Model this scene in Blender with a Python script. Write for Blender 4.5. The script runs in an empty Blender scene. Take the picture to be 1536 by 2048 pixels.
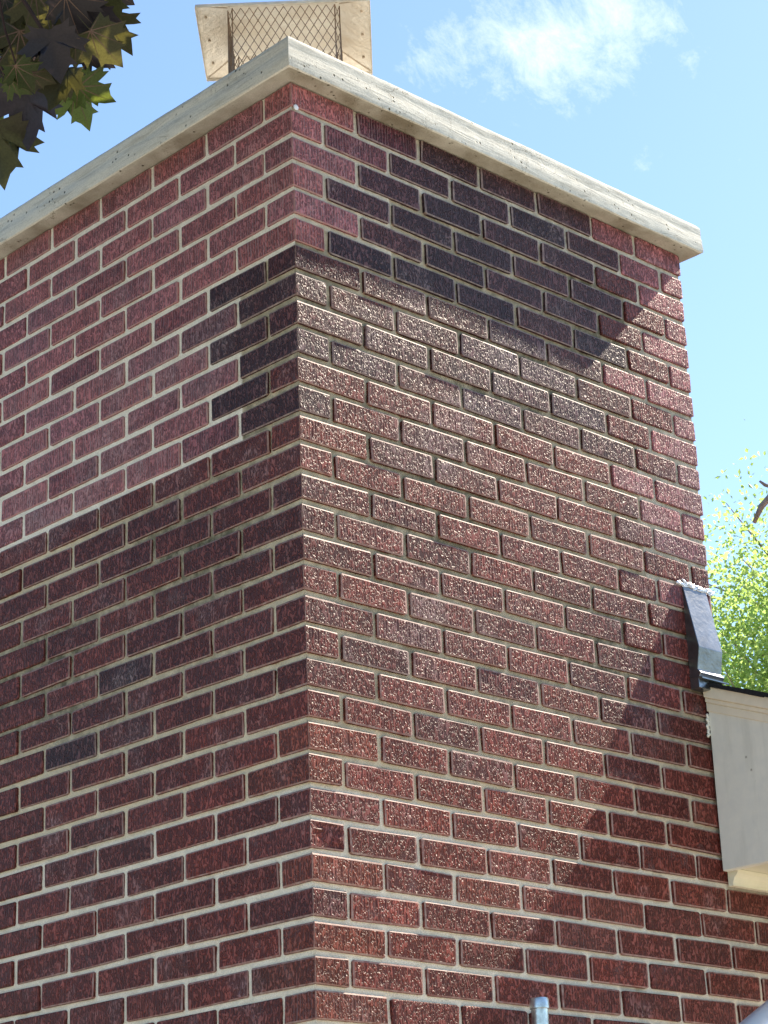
import bpy, bmesh, math, random
import numpy as np
from mathutils import Vector, Matrix, noise as mnoise

random.seed(7)
rng = np.random.default_rng(11)
S = bpy.context.scene
COL = S.collection
TOP = 4.2                      # height of the brickwork's top above the ground

# ------------------------------------------------------------------ camera
CAM = Vector((-2.96759668, -3.28196142, -2.67512317 + TOP))
YAW, PITCH, ROLL, FOC = 0.797349421, 0.354483638, -0.040726547, 4531.83488
Fw = Vector((math.cos(PITCH)*math.cos(YAW), math.cos(PITCH)*math.sin(YAW), math.sin(PITCH)))
Rt0 = Vector((math.sin(YAW), -math.cos(YAW), 0)); Up0 = Rt0.cross(Fw)
RT = Rt0*math.cos(ROLL) + Up0*math.sin(ROLL)
UP = -Rt0*math.sin(ROLL) + Up0*math.cos(ROLL)
cd = bpy.data.cameras.new('camera'); cam = bpy.data.objects.new('camera', cd); COL.objects.link(cam)
M = Matrix((RT, UP, -Fw)).transposed().to_4x4(); M.translation = CAM
cam.matrix_world = M
cd.sensor_fit = 'VERTICAL'; cd.sensor_height = 24.0; cd.lens = 24.0*FOC/2048.0
cd.clip_start = 0.05; cd.clip_end = 3000
S.camera = cam
S.render.resolution_x = 768; S.render.resolution_y = 1024

def at(px, py, dist):
    """point seen at a pixel of the photograph, at a given distance along the view axis"""
    return CAM + (Fw + RT*((px-768)/FOC) - UP*((py-1024)/FOC))*dist
def pix(p):
    d = Vector(p)-CAM; z = d.dot(Fw)
    if z <= 0: return (-9999, -9999)
    return (768+FOC*d.dot(RT)/z, 1024-FOC*d.dot(UP)/z)

# ------------------------------------------------------------------ light
SUN = Vector((0.47, -0.046, 0.462)).normalized()
EL = math.asin(SUN.z); AZ = math.atan2(SUN.x, SUN.y)      # AZ: clockwise from +Y
sl = bpy.data.lights.new('sun', 'SUN'); sl.energy = 5.0; sl.angle = math.radians(0.5); sl.color = (1.0, .87, .71)
so = bpy.data.objects.new('sun', sl); COL.objects.link(so)
so.rotation_euler = (-SUN).to_track_quat('-Z', 'Y').to_euler(); so.location = (5, -1, 12)

W = bpy.data.worlds.new('World'); S.world = W; W.use_nodes = True
nt = W.node_tree; nt.nodes.clear()
def N(t, typ, **kw):
    n = t.nodes.new(typ)
    for k, v in kw.items():
        if k.startswith('i_'):
            key = k[2:]; key = int(key) if key.isdigit() else key.replace('_', ' ')
            n.inputs[key].default_value = v
        else: setattr(n, k, v)
    return n
out = N(nt, 'ShaderNodeOutputWorld'); bg = N(nt, 'ShaderNodeBackground'); bg.inputs['Strength'].default_value = 0.122
sky = N(nt, 'ShaderNodeTexSky'); sky.sky_type = 'NISHITA'; sky.sun_disc = False
sky.sun_elevation = EL; sky.sun_rotation = AZ; sky.altitude = 200; sky.air_density = 1.0; sky.dust_density = .6; sky.ozone_density = 1.6
tc = N(nt, 'ShaderNodeTexCoord')
# thin wisps of cirrus: stretched noise over the whole sky, and one denser bank of it
mp = N(nt, 'ShaderNodeMapping'); mp.inputs['Rotation'].default_value = (0.5, 0.2, 0.9); mp.inputs['Scale'].default_value = (9, 17, 13)
nt.links.new(tc.outputs['Generated'], mp.inputs['Vector'])
n1 = N(nt, 'ShaderNodeTexNoise'); n1.inputs['Scale'].default_value = 3.4; n1.inputs['Detail'].default_value = 9; n1.inputs['Roughness'].default_value = .74; n1.inputs['Distortion'].default_value = .25
nt.links.new(mp.outputs[0], n1.inputs['Vector'])
n2 = N(nt, 'ShaderNodeTexNoise'); n2.inputs['Scale'].default_value = 3.0; n2.inputs['Detail'].default_value = 3
nt.links.new(tc.outputs['Generated'], n2.inputs['Vector'])
def m(t, op, a, b=None, clamp=False):
    n = t.nodes.new('ShaderNodeMath'); n.operation = op; n.use_clamp = clamp
    for i, v in enumerate((a, b)):
        if v is None: continue
        if isinstance(v, (int, float)): n.inputs[i].default_value = v
        else: t.links.new(v, n.inputs[i])
    return n.outputs[0]
def bank(px, py, rad, axis_px=None, ang=0, squash=1.0):
    c = (at(px, py, 1)-CAM).normalized()
    a = (RT*math.cos(ang) + UP*math.sin(ang)); b = (-RT*math.sin(ang) + UP*math.cos(ang))
    def dotp(v):
        n = nt.nodes.new('ShaderNodeVectorMath'); n.operation = 'DOT_PRODUCT'; n.inputs[1].default_value = v
        nt.links.new(tc.outputs['Generated'], n.inputs[0]); return n.outputs['Value']
    da = m(nt, 'SUBTRACT', dotp(a), c.dot(a)); db = m(nt, 'MULTIPLY', m(nt, 'SUBTRACT', dotp(b), c.dot(b)), squash)
    r = m(nt, 'SQRT', m(nt, 'ADD', m(nt, 'MULTIPLY', da, da), m(nt, 'MULTIPLY', db, db)))
    return m(nt, 'SUBTRACT', 1.0, m(nt, 'DIVIDE', r, rad), True)
b1 = bank(1150, 60, 0.085, ang=math.radians(4), squash=1.9)
b2 = bank(1080, 120, 0.05, ang=0, squash=1.0)
b3 = bank(1250, 335, 0.03, ang=0, squash=2.0)
b4 = bank(860, 130, 0.03, ang=math.radians(-40), squash=1.6)
bb = m(nt, 'ADD', m(nt, 'ADD', m(nt, 'MULTIPLY', b1, .34), m(nt, 'MULTIPLY', b2, .14)), m(nt, 'ADD', m(nt, 'MULTIPLY', b3, .14), m(nt, 'MULTIPLY', b4, .20)))
wis = m(nt, 'MULTIPLY', m(nt, 'SUBTRACT', n2.outputs['Fac'], .56, True), .5)
cov = m(nt, 'ADD', bb, wis)
den = m(nt, 'SUBTRACT', m(nt, 'ADD', n1.outputs['Fac'], cov), .66, True)
den = m(nt, 'MULTIPLY', den, 2.7, True)
dsm = m(nt, 'MULTIPLY', den, .56)
mix = N(nt, 'ShaderNodeMix', data_type='RGBA'); nt.links.new(dsm, mix.inputs[0])
skyg = N(nt, 'ShaderNodeMix', data_type='RGBA', blend_type='MULTIPLY'); skyg.inputs[0].default_value = 1
nt.links.new(sky.outputs[0], skyg.inputs[6]); skyg.inputs[7].default_value = (.83, .90, .945, 1)
nt.links.new(skyg.outputs[2], mix.inputs[6]); mix.inputs[7].default_value = (5.6, 5.9, 6.0, 1)
nt.links.new(mix.outputs[2], bg.inputs[0]); nt.links.new(bg.outputs[0], out.inputs[0])

S.view_settings.view_transform = 'Standard'; S.view_settings.look = 'None'
S.view_settings.gamma = 1; S.view_settings.use_curve_mapping = False
S.view_settings.exposure = 1.2

# ------------------------------------------------------------------ helpers
def link(o, parent=None):
    COL.objects.link(o)
    if parent is not None: o.parent = parent
    return o
def empty(name, loc, label, cat, group=None):
    o = bpy.data.objects.new(name, None); o.location = loc; o.empty_display_size = .1
    o['label'] = label; o['category'] = cat
    if group: o['group'] = group
    return link(o)
def obj(name, me, mat=None, parent=None, loc=None):
    o = bpy.data.objects.new(name, me)
    if mat and not me.materials: me.materials.append(mat)
    if loc is not None: o.location = loc
    return link(o, parent)
def mesh(name, vs, fs, smooth=False):
    me = bpy.data.meshes.new(name); me.from_pydata([tuple(v) for v in vs], [], fs); me.update()
    if smooth: me.polygons.foreach_set('use_smooth', [True]*len(me.polygons))
    return me
class MB:
    def __init__(s): s.v = []; s.f = []
    def add(s, vs, fs):
        b = len(s.v); s.v += [tuple(v) for v in vs]; s.f += [tuple(i+b for i in f) for f in fs]
    def box(s, a, b):
        x0, y0, z0 = a; x1, y1, z1 = b
        s.add([(x0,y0,z0),(x1,y0,z0),(x1,y1,z0),(x0,y1,z0),(x0,y0,z1),(x1,y0,z1),(x1,y1,z1),(x0,y1,z1)],
              [(0,3,2,1),(4,5,6,7),(0,1,5,4),(1,2,6,5),(2,3,7,6),(3,0,4,7)])
    def prism(s, poly, x0, x1, axis='x'):
        """extrude a (y,z) outline (counter-clockwise seen from +x) along x"""
        n = len(poly)
        f = (lambda x, p: (x, p[0], p[1])) if axis == 'x' else (lambda x, p: (p[0], x, p[1]))
        s.add([f(x0, p) for p in poly] + [f(x1, p) for p in poly],
              [tuple(range(n))[::-1], tuple(range(n, 2*n))] + [(i, (i+1) % n, n+(i+1) % n, n+i) for i in range(n)])
    def tube(s, pts, rad, n=12, cap=True):
        pts = [Vector(p) for p in pts]; rad = rad if hasattr(rad, '__len__') else [rad]*len(pts)
        rings = []; u = None
        for i, p in enumerate(pts):
            t = (pts[min(i+1, len(pts)-1)] - pts[max(i-1, 0)]).normalized()
            if u is None:
                u = t.orthogonal().normalized()
            else: u = (u - t*u.dot(t)).normalized()
            w = t.cross(u)
            rings.append([p + (u*math.cos(a)+w*math.sin(a))*rad[i] for a in [2*math.pi*k/n for k in range(n)]])
        vs = [v for r in rings for v in r]; fs = []
        for i in range(len(rings)-1):
            for k in range(n):
                fs.append((i*n+k, i*n+(k+1) % n, (i+1)*n+(k+1) % n, (i+1)*n+k))
        if cap: fs += [tuple(range(n))[::-1], tuple(range((len(rings)-1)*n, len(rings)*n))]
        s.add(vs, fs)
    def mesh(s, name, smooth=False): return mesh(name, s.v, s.f, smooth)
def smooth_angle(me, deg=40):
    me.polygons.foreach_set('use_smooth', [True]*len(me.polygons))
    bm = bmesh.new(); bm.from_mesh(me)
    for e in bm.edges:
        if len(e.link_faces) == 2 and e.calc_face_angle(0) > math.radians(deg): e.smooth = False
    bm.to_mesh(me); bm.free()
def bevel(me, w, seg=2):
    bm = bmesh.new(); bm.from_mesh(me)
    bmesh.ops.bevel(bm, geom=bm.edges[:], offset=w, segments=seg, affect='EDGES', profile=.7)
    bmesh.ops.recalc_face_normals(bm, faces=bm.faces[:])
    bm.to_mesh(me); bm.free(); return me

# ------------------------------------------------------------------ materials
def mat(name):
    ma = bpy.data.materials.new(name); ma.use_nodes = True
    t = ma.node_tree; b = t.nodes['Principled BSDF']; return ma, t, b
def coords(t, scale=(1, 1, 1), kind='Object', rnd=False):
    tcn = t.nodes.new('ShaderNodeTexCoord'); v = tcn.outputs[kind]
    if rnd:
        oi = t.nodes.new('ShaderNodeObjectInfo'); mul = m(t, 'MULTIPLY', oi.outputs['Random'], 37.0)
        ad = t.nodes.new('ShaderNodeVectorMath'); ad.operation = 'ADD'; t.links.new(v, ad.inputs[0]); t.links.new(mul, ad.inputs[1]); v = ad.outputs[0]
    mpn = t.nodes.new('ShaderNodeMapping'); mpn.inputs['Scale'].default_value = scale; t.links.new(v, mpn.inputs['Vector']); return mpn.outputs[0]
def noise(t, vec, scale, detail=4, rough=.55, dist=0):
    n = t.nodes.new('ShaderNodeTexNoise'); n.inputs['Scale'].default_value = scale; n.inputs['Detail'].default_value = detail
    n.inputs['Roughness'].default_value = rough; n.inputs['Distortion'].default_value = dist; t.links.new(vec, n.inputs['Vector']); return n.outputs['Fac']
def ramp(t, fac, stops):
    r = t.nodes.new('ShaderNodeValToRGB'); e = r.color_ramp.elements
    while len(e) < len(stops): e.new(.5)
    for el, (p, c) in zip(e, stops):
        el.position = p; el.color = (c, c, c, 1) if isinstance(c, (int, float)) else (*c, 1)
    t.links.new(fac, r.inputs[0]); return r.outputs[0]
def mixc(t, fac, a, b, mode='MIX'):
    n = t.nodes.new('ShaderNodeMix'); n.data_type = 'RGBA'; n.blend_type = mode
    for i, v in ((0, fac), (6, a), (7, b)):
        if isinstance(v, (int, float)): n.inputs[i].default_value = v if i == 0 else (v, v, v, 1)
        elif isinstance(v, tuple): n.inputs[i].default_value = (*v, 1)
        else: t.links.new(v, n.inputs[i])
    return n.outputs[2]
def bump(t, b, h, strength, dist, prev=None):
    n = t.nodes.new('ShaderNodeBump'); n.inputs['Strength'].default_value = strength; n.inputs['Distance'].default_value = dist
    t.links.new(h, n.inputs['Height'])
    if prev: t.links.new(prev, n.inputs['Normal'])
    if b: t.links.new(n.outputs[0], b.inputs['Normal'])
    return n.outputs[0]

# brick: object colour = clay colour, its alpha = how strongly the face is combed with upright ribs
BR, t, b = mat('brick_clay')
oi = t.nodes.new('ShaderNodeObjectInfo')
c1 = coords(t, rnd=True)
c_worm = coords(t, (1.15, 1.15, .55), rnd=True)
worm0 = noise(t, c_worm, 118, 1.2, .5, 1.5)
worm = ramp(t, worm0, [(.45, 0.), (.57, 1.)])
fine = noise(t, c1, 700, 2, .6)
blot = noise(t, c1, 14, 4, .6)
sx = t.nodes.new('ShaderNodeSeparateXYZ'); t.links.new(coords(t, rnd=False), sx.inputs[0])
rib = t.nodes.new('ShaderNodeMath'); rib.operation = 'SINE'
wob = m(t, 'MULTIPLY', noise(t, coords(t, (1, 1, .12), rnd=True), 60, 2), 9.0)
t.links.new(m(t, 'ADD', m(t, 'MULTIPLY', m(t, 'ADD', sx.outputs[0], sx.outputs[1]), 2*math.pi/.0084), wob), rib.inputs[0])
ribn = m(t, 'MULTIPLY', m(t, 'ADD', m(t, 'MULTIPLY', rib.outputs[0], .5), .5), oi.outputs['Alpha'])
var = ramp(t, blot, [(.28, .74), (.72, 1.25)])
col = mixc(t, 1, oi.outputs['Color'], var, 'MULTIPLY')
groove_shade = ramp(t, worm0, [(.40, .48), (.60, 1.36)])  # shade in the grooves and light on the crests, painted into the colour
col = mixc(t, 1, col, groove_shade, 'MULTIPLY')
noal = m(t, 'SUBTRACT', 1.0, m(t, 'MULTIPLY', oi.outputs['Alpha'], .7))
glint = m(t, 'MULTIPLY', ramp(t, worm0, [(.54, 0.), (.66, .13)]), noal)  # sun highlights on the crests, painted into the clay colour
col = mixc(t, glint, col, (.42, .24, .20))
# pale lime bloom on the crests of ribs and in speckles
crest = m(t, 'MULTIPLY', ramp(t, ribn, [(.45, 0.), (.9, 1.)]), ramp(t, noise(t, coords(t, (1, 1, .1), rnd=True), 90, 2), [(.35, .1), (.6, .5)]))
col = mixc(t, crest, col, (.40, .27, .27))
bloomn = noise(t, coords(t, kind='Object', rnd=True), 9, 5, .7)
bl = m(t, 'MULTIPLY', ramp(t, bloomn, [(.60, 0.), (.8, .5)]), ramp(t, fine, [(.42, .1), (.6, 1.)]))
col = mixc(t, bl, col, (.36, .31, .32))
# soot under the cap and damp below it, pale lime wash: stains that run across several bricks
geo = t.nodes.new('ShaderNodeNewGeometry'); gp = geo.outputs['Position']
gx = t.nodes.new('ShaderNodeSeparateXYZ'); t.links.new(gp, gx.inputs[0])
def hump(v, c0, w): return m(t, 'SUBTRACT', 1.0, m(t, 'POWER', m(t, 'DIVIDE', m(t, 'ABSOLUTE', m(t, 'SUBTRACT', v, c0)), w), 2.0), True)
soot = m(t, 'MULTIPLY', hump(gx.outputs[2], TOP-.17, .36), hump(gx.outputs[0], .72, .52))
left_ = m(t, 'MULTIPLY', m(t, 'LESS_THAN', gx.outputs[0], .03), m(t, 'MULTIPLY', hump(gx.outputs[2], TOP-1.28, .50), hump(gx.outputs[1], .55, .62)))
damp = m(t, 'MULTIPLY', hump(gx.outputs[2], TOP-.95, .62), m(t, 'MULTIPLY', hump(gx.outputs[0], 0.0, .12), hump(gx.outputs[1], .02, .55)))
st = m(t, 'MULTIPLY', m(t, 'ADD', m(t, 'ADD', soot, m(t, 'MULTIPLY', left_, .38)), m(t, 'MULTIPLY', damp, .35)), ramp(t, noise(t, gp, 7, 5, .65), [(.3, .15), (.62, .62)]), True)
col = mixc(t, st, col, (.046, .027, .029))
wash = m(t, 'MULTIPLY', ramp(t, m(t, 'ADD', noise(t, gp, 4.2, 5, .7), m(t, 'MULTIPLY', hump(gx.outputs[2], TOP-.66, .30), .09)), [(.54, 0.), (.72, .6)]), ramp(t, m(t, 'ADD', m(t, 'MULTIPLY', worm0, .6), m(t, 'MULTIPLY', fine, .4)), [(.42, .0), (.6, 1.)]))
col = mixc(t, wash, col, (.34, .28, .28))
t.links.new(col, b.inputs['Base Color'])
b.inputs['Roughness'].default_value = .5; b.inputs['Specular IOR Level'].default_value = .19
p = bump(t, None, m(t, 'MULTIPLY', worm, noal), 1.0, .0052)
p = bump(t, None, fine, .15, .0005, p)
bump(t, b, ribn, .7, .0010, p)

# worn smooth brick arris: a film of lime plus painted sunlit edge lines
BE, t, b = mat('brick_arris')
oi = t.nodes.new('ShaderNodeObjectInfo'); c1 = coords(t, rnd=True)
e_ = mixc(t, ramp(t, noise(t, c1, 60, 3, .6), [(.32, .1), (.68, .6)]), oi.outputs['Color'], (.44, .34, .28))
t.links.new(e_, b.inputs['Base Color']); b.inputs['Roughness'].default_value = .6
bump(t, b, noise(t, c1, 300, 3), .5, .001)

# mortar
MO, t, b = mat('mortar')
c1 = coords(t)
n_l = noise(t, c1, 2.4, 4, .6); n_m = noise(t, c1, 28, 4, .65); n_f = noise(t, c1, 420, 3, .65)
at_n = t.nodes.new('ShaderNodeAttribute'); at_n.attribute_name = 'tone'
sepc = t.nodes.new('ShaderNodeSeparateColor'); t.links.new(at_n.outputs['Color'], sepc.inputs[0])
base = mixc(t, sepc.outputs[0], (.74, .63, .45), (.90, .84, .72))          # R: newly pointed
base = mixc(t, ramp(t, n_m, [(.35, 0.), (.75, .35)]), base, (.46, .40, .29))
dirt_shade = m(t, 'MULTIPLY', sepc.outputs[1], ramp(t, n_m, [(.25, .35), (.6, 1.)]))          # G: algae and soot, plus painted shade in the front joints
base = mixc(t, dirt_shade, base, (.085, .083, .055))
base = mixc(t, 1, base, ramp(t, n_f, [(.3, .8), (.7, 1.15)]), 'MULTIPLY')
t.links.new(base, b.inputs['Base Color']); b.inputs['Roughness'].default_value = .93; b.inputs['Specular IOR Level'].default_value = .15
p = bump(t, None, n_f, .8, .0012); bump(t, b, noise(t, c1, 120, 3, .6), .8, .0024, p)

# concrete of the crown
CO, t, b = mat('crown_concrete')
c1 = coords(t); cs = coords(t, (1, 1, 9))
sx = t.nodes.new('ShaderNodeSeparateXYZ'); t.links.new(c1, sx.inputs[0])
n_m = noise(t, c1, 7, 5, .65); n_s = noise(t, cs, 9, 4, .6, .6); n_f = noise(t, c1, 260, 3, .6)
band = m(t, 'ADD', m(t, 'MULTIPLY', sx.outputs[2], 12.0), m(t, 'MULTIPLY', n_m, .9))
bw = ramp(t, m(t, 'ADD', band, m(t, 'MULTIPLY', noise(t, c1, 45, 4, .6), .25)), [(1.0, 0.), (1.09, 1.)])
col = mixc(t, bw, (.68, .67, .59), (.42, .41, .36))
col = mixc(t, ramp(t, n_s, [(.5, 0.), (.75, .5)]), col, (.27, .25, .19))
crk = t.nodes.new('ShaderNodeTexVoronoi'); crk.feature = 'DISTANCE_TO_EDGE'; crk.inputs['Scale'].default_value = 5
wv = t.nodes.new('ShaderNodeVectorMath'); wv.operation = 'ADD'; t.links.new(coords(t, (1, 1, 4)), wv.inputs[0])
t.links.new(m(t, 'MULTIPLY', noise(t, c1, 14, 4, .7), .5), wv.inputs[1]); t.links.new(wv.outputs[0], crk.inputs['Vector'])
crm = m(t, 'MULTIPLY', ramp(t, crk.outputs['Distance'], [(.004, .75), (.016, 0.)]), ramp(t, noise(t, c1, 4.4, 2), [(.50, 0.), (.60, 1.)]))
col = mixc(t, crm, col, (.14, .12, .08))
pit = t.nodes.new('ShaderNodeTexVoronoi'); pit.inputs['Scale'].default_value = 55; t.links.new(c1, pit.inputs['Vector'])
pitm = m(t, 'MULTIPLY', ramp(t, pit.outputs['Distance'], [(.08, 1.), (.20, 0.)]), ramp(t, noise(t, c1, 12, 2), [(.5, 0.), (.56, 1.)]))
col = mixc(t, pitm, col, (.10, .10, .07))
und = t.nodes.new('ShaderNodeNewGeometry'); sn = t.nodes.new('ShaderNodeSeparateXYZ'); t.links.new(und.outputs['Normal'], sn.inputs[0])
under_tone = m(t, 'MULTIPLY', m(t, 'MULTIPLY', m(t, 'LESS_THAN', sx.outputs[2], .001), 1.0), ramp(t, noise(t, c1, 5, 4, .6), [(.35, .25), (.65, .85)]))  # underside browner in uneven patches
col = mixc(t, under_tone, col, (.19, .16, .105))
col = mixc(t, 1, col, ramp(t, n_f, [(.3, .86), (.7, 1.1)]), 'MULTIPLY')
t.links.new(col, b.inputs['Base Color']); b.inputs['Roughness'].default_value = .9; b.inputs['Specular IOR Level'].default_value = .2
p = bump(t, None, n_s, .6, .004); p = bump(t, None, n_f, .5, .001, p); bump(t, b, m(t, 'MULTIPLY', pitm, -1), .8, .004, p)

def simple(name, c, rough=.6, metal=0., spec=.5, nscale=20, amt=.2, bstr=.2, bdist=.001, c2=None):
    ma, t, b = mat(name); v = coords(t)
    n = noise(t, v, nscale, 4, .6)
    if c2: col = mixc(t, ramp(t, n, [(.35, 0.), (.7, 1.)]), c, c2)
    else: col = mixc(t, 1, c, ramp(t, n, [(.3, 1-amt), (.7, 1+amt)]), 'MULTIPLY')
    t.links.new(col, b.inputs['Base Color']); b.inputs['Roughness'].default_value = rough; b.inputs['Metallic'].default_value = metal
    b.inputs['Specular IOR Level'].default_value = spec
    bump(t, b, noise(t, v, nscale*6, 3, .6), bstr, bdist); return ma
M_PANEL = simple('painted_board', (.80, .79, .70), .55, nscale=26, amt=.05, bstr=.25, bdist=.0012, c2=(.73, .73, .66))
t = M_PANEL.node_tree; b = t.nodes['Principled BSDF']; src = b.inputs['Base Color'].links[0].from_socket
vo = t.nodes.new('ShaderNodeTexVoronoi'); vo.inputs['Scale'].default_value = 30; t.links.new(coords(t), vo.inputs['Vector'])
spk = m(t, 'MULTIPLY', ramp(t, vo.outputs['Distance'], [(.05, .8), (.13, 0.)]), ramp(t, noise(t, coords(t), 9, 3), [(.5, 0.), (.6, 1.)]))
drip = m(t, 'MULTIPLY', ramp(t, noise(t, coords(t, (1, 1, .12)), 30, 4, .6), [(.5, 0.), (.75, .35)]), 1.0)
t.links.new(mixc(t, spk, mixc(t, drip, src, (.50, .50, .42)), (.20, .18, .13)), b.inputs['Base Color'])
M_TRIM = simple('cream_trim', (.76, .70, .56), .5, nscale=18, amt=.08, bstr=.15)
M_SOFFIT = simple('soffit_paint', (.76, .73, .56), .6, nscale=12, amt=.08)
M_BLACKM = simple('bent_metal', (.22, .235, .25), .30, .9, nscale=10, amt=.3, bstr=.25, bdist=.004)
M_SEAL = simple('silver_sealant', (.72, .73, .76), .25, .6, nscale=40, amt=.25, bstr=.6, bdist=.004)
M_GALV = simple('galvanised_steel', (.55, .60, .60), .32, .9, nscale=60, amt=.35, bstr=.2)
M_LID = simple('hood_metal', (.84, .79, .70), .42, .35, nscale=9, amt=.22, bstr=.5, bdist=.010, c2=(.70, .61, .49))
M_WIRE = simple('screen_wire', (.26, .19, .14), .5, .5, nscale=30, amt=.3)
M_WIRE2 = simple('folded_seam', (.50, .42, .33), .45, .5, nscale=30, amt=.3)
M_TILE = simple('flue_clay', (.06, .06, .065), .8, nscale=20, amt=.3)
M_SHING = simple('asphalt_shingle', (.022, .023, .028), .9, spec=.2, nscale=200, amt=.4, bstr=.7, bdist=.002)
M_PIPEW = simple('grey_pipe', (.62, .64, .66), .3, .25, nscale=6, amt=.06, bstr=.05)
M_BARK = simple('bark', (.10, .07, .055), .9, spec=.2, nscale=25, amt=.35, bstr=.8, bdist=.01)
M_TWIG = simple('twig_bark', (.030, .016, .014), .8, spec=.3, nscale=60, amt=.3)
M_DEAD = simple('bare_wood', (.34, .24, .20), .85, spec=.2, nscale=30, amt=.35, bstr=.6, bdist=.01)
M_PAINT = simple('white_paint', (.85, .87, .9), .4, nscale=60, amt=.04)
M_BOUNCE = simple('bounce_concrete', (.52, .47, .39), .9, spec=.2, nscale=3, amt=.12, bstr=.3)
M_WOOD = simple('rafters', (.30, .22, .14), .8, nscale=12, amt=.2)
GR, t, b = mat('lawn'); v = coords(t)
t.links.new(mixc(t, ramp(t, noise(t, v, .6, 6, .65), [(.35, 0.), (.65, 1.)]), (.035, .06, .02), (.075, .095, .035)), b.inputs['Base Color']); b.inputs['Roughness'].default_value = .95
bump(t, b, noise(t, v, 40, 3, .7), .8, .05)

def leafmat(name, top, trans, tf, var=.35, rnd=True, spec=.3):
    ma, t, b = mat(name); v = coords(t, rnd=rnd)
    n = noise(t, v, 22, 3, .6)
    if rnd:
        oi = t.nodes.new('ShaderNodeObjectInfo'); k = ramp(t, oi.outputs['Random'], [(0., 1-var), (1., 1+var)])
    else:
        k = ramp(t, noise(t, coords(t), 3.5, 3), [(.3, 1-var), (.7, 1+var)])
    c = mixc(t, 1, mixc(t, 1, top, ramp(t, n, [(.3, .75), (.7, 1.25)]), 'MULTIPLY'), k, 'MULTIPLY')
    ct = mixc(t, 1, mixc(t, 1, trans, ramp(t, n, [(.3, .8), (.7, 1.2)]), 'MULTIPLY'), k, 'MULTIPLY')
    t.links.new(c, b.inputs['Base Color']); b.inputs['Roughness'].default_value = .45; b.inputs['Specular IOR Level'].default_value = spec
    tr = t.nodes.new('ShaderNodeBsdfTranslucent'); t.links.new(ct, tr.inputs[0])
    ms = t.nodes.new('ShaderNodeMixShader'); ms.inputs[0].default_value = tf
    t.links.new(b.outputs[0], ms.inputs[1]); t.links.new(tr.outputs[0], ms.inputs[2])
    t.links.new(ms.outputs[0], t.nodes['Material Output'].inputs[0])
    return ma
M_MAPLE = leafmat('maple_leaf_dark', (.030, .028, .014), (.13, .12, .03), .36)
M_MAPLEP = leafmat('maple_leaf_purple', (.018, .015, .020), (.055, .035, .035), .3, spec=.4)
M_MAPLEG = leafmat('maple_leaf_green', (.035, .050, .016), (.21, .26, .035), .45)
M_GREEN = leafmat('spring_leaf', (.22, .28, .08), (.55, .74, .22), .6, rnd=False)
M_VEIN = simple('leaf_vein', (.10, .055, .035), .6, nscale=30)

# ------------------------------------------------------------------ ground
gm = MB(); gm.add([(-600, -600, 0), (600, -600, 0), (600, 600, 0), (-600, 600, 0)], [(0, 1, 2, 3)])
g = obj('ground', gm.mesh('ground'), GR); g['kind'] = 'structure'
pm = MB()
pm.box((-9, -9, -.05), (9, 9, .03))  # unseen pale slab, added to bounce warm light onto the walls
pa = obj('bounce_slab', pm.mesh('bounce_slab'), M_BOUNCE); pa['kind'] = 'structure'

# ------------------------------------------------------------------ brickwork
H = 0.0670134556      # course height
J = 0.0122            # joint
MOD = 0.2032
CW, CDEP = 1.36, 1.50
NC = int(TOP//H)+1    # courses down to the ground
def vis(p, pad=60):
    x, y = pix(p); return -pad < x < 1536+pad and -pad < y < 2048+pad

_bm = {}
def brick_mesh(dx, dy, dz, seed, kind='R'):
    """a brick: box with worn, slightly uneven arrises; 24 vertices, 44 triangles"""
    key = (round(dx, 3), round(dy, 3), round(dz, 3), seed, kind)
    if key in _bm: return _bm[key]
    r = random.Random(int(dx*1e4)*31+int(dy*1e4)*17+seed*7)
    vs = []; idx = {}
    for sx_ in (-1, 1):
        for sy_ in (-1, 1):
            for sz_ in (-1, 1):
                jx, jy, jz = [r.uniform(-.0013, .0013) for _ in range(3)]
                ks3 = {'R': (.0042, .0009, .0028), 'L': (.0012, .0032, .0028), 'C': (.0012, .0012, .0028), 'D': (.0042, .0009, .0028)}[kind]
                ks3 = [q_*r.uniform(.7, 1.5) for q_ in ks3]
                C = ((dx/2)*sx_+jx, (dy/2)*sy_, (dz/2)*sz_+jz)
                for ax in range(3):
                    v = list(C)
                    for q, s_ in enumerate((sx_, sy_, sz_)):
                        if q != ax: v[q] -= s_*ks3[q]
                    idx[(sx_, sy_, sz_, ax)] = len(vs); vs.append(v)
    fs = []
    def quad(keys): fs.append(tuple(idx[k] for k in keys))
    for ax in range(3):
        a1, a2 = [q for q in range(3) if q != ax]
        for s_ in (-1, 1):
            ks = []
            for u, w in ((-1, -1), (1, -1), (1, 1), (-1, 1)):
                c = [0, 0, 0]; c[ax] = s_; c[a1] = u; c[a2] = w; ks.append((*c, ax))
            quad(ks)
    for ax in range(3):      # edges running along ax
        a1, a2 = [q for q in range(3) if q != ax]
        for u in (-1, 1):
            for w in (-1, 1):
                def K(s_, f):
                    c = [0, 0, 0]; c[ax] = s_; c[a1] = u; c[a2] = w; return (*c, f)
                quad([K(-1, a1), K(1, a1), K(1, a2), K(-1, a2)])
    for sx_ in (-1, 1):
        for sy_ in (-1, 1):
            for sz_ in (-1, 1): fs.append(tuple(idx[(sx_, sy_, sz_, a)] for a in range(3)))
    me = mesh('brick', vs, fs)
    me.polygons.foreach_set('material_index', [0]*6+[1]*(len(fs)-6))
    bmn = bmesh.new(); bmn.from_mesh(me); bmesh.ops.recalc_face_normals(bmn, faces=bmn.faces[:]); bmn.to_mesh(me); bmn.free()
    me.materials.append(BR); me.materials.append(BE); _bm[key] = me; return me

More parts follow.
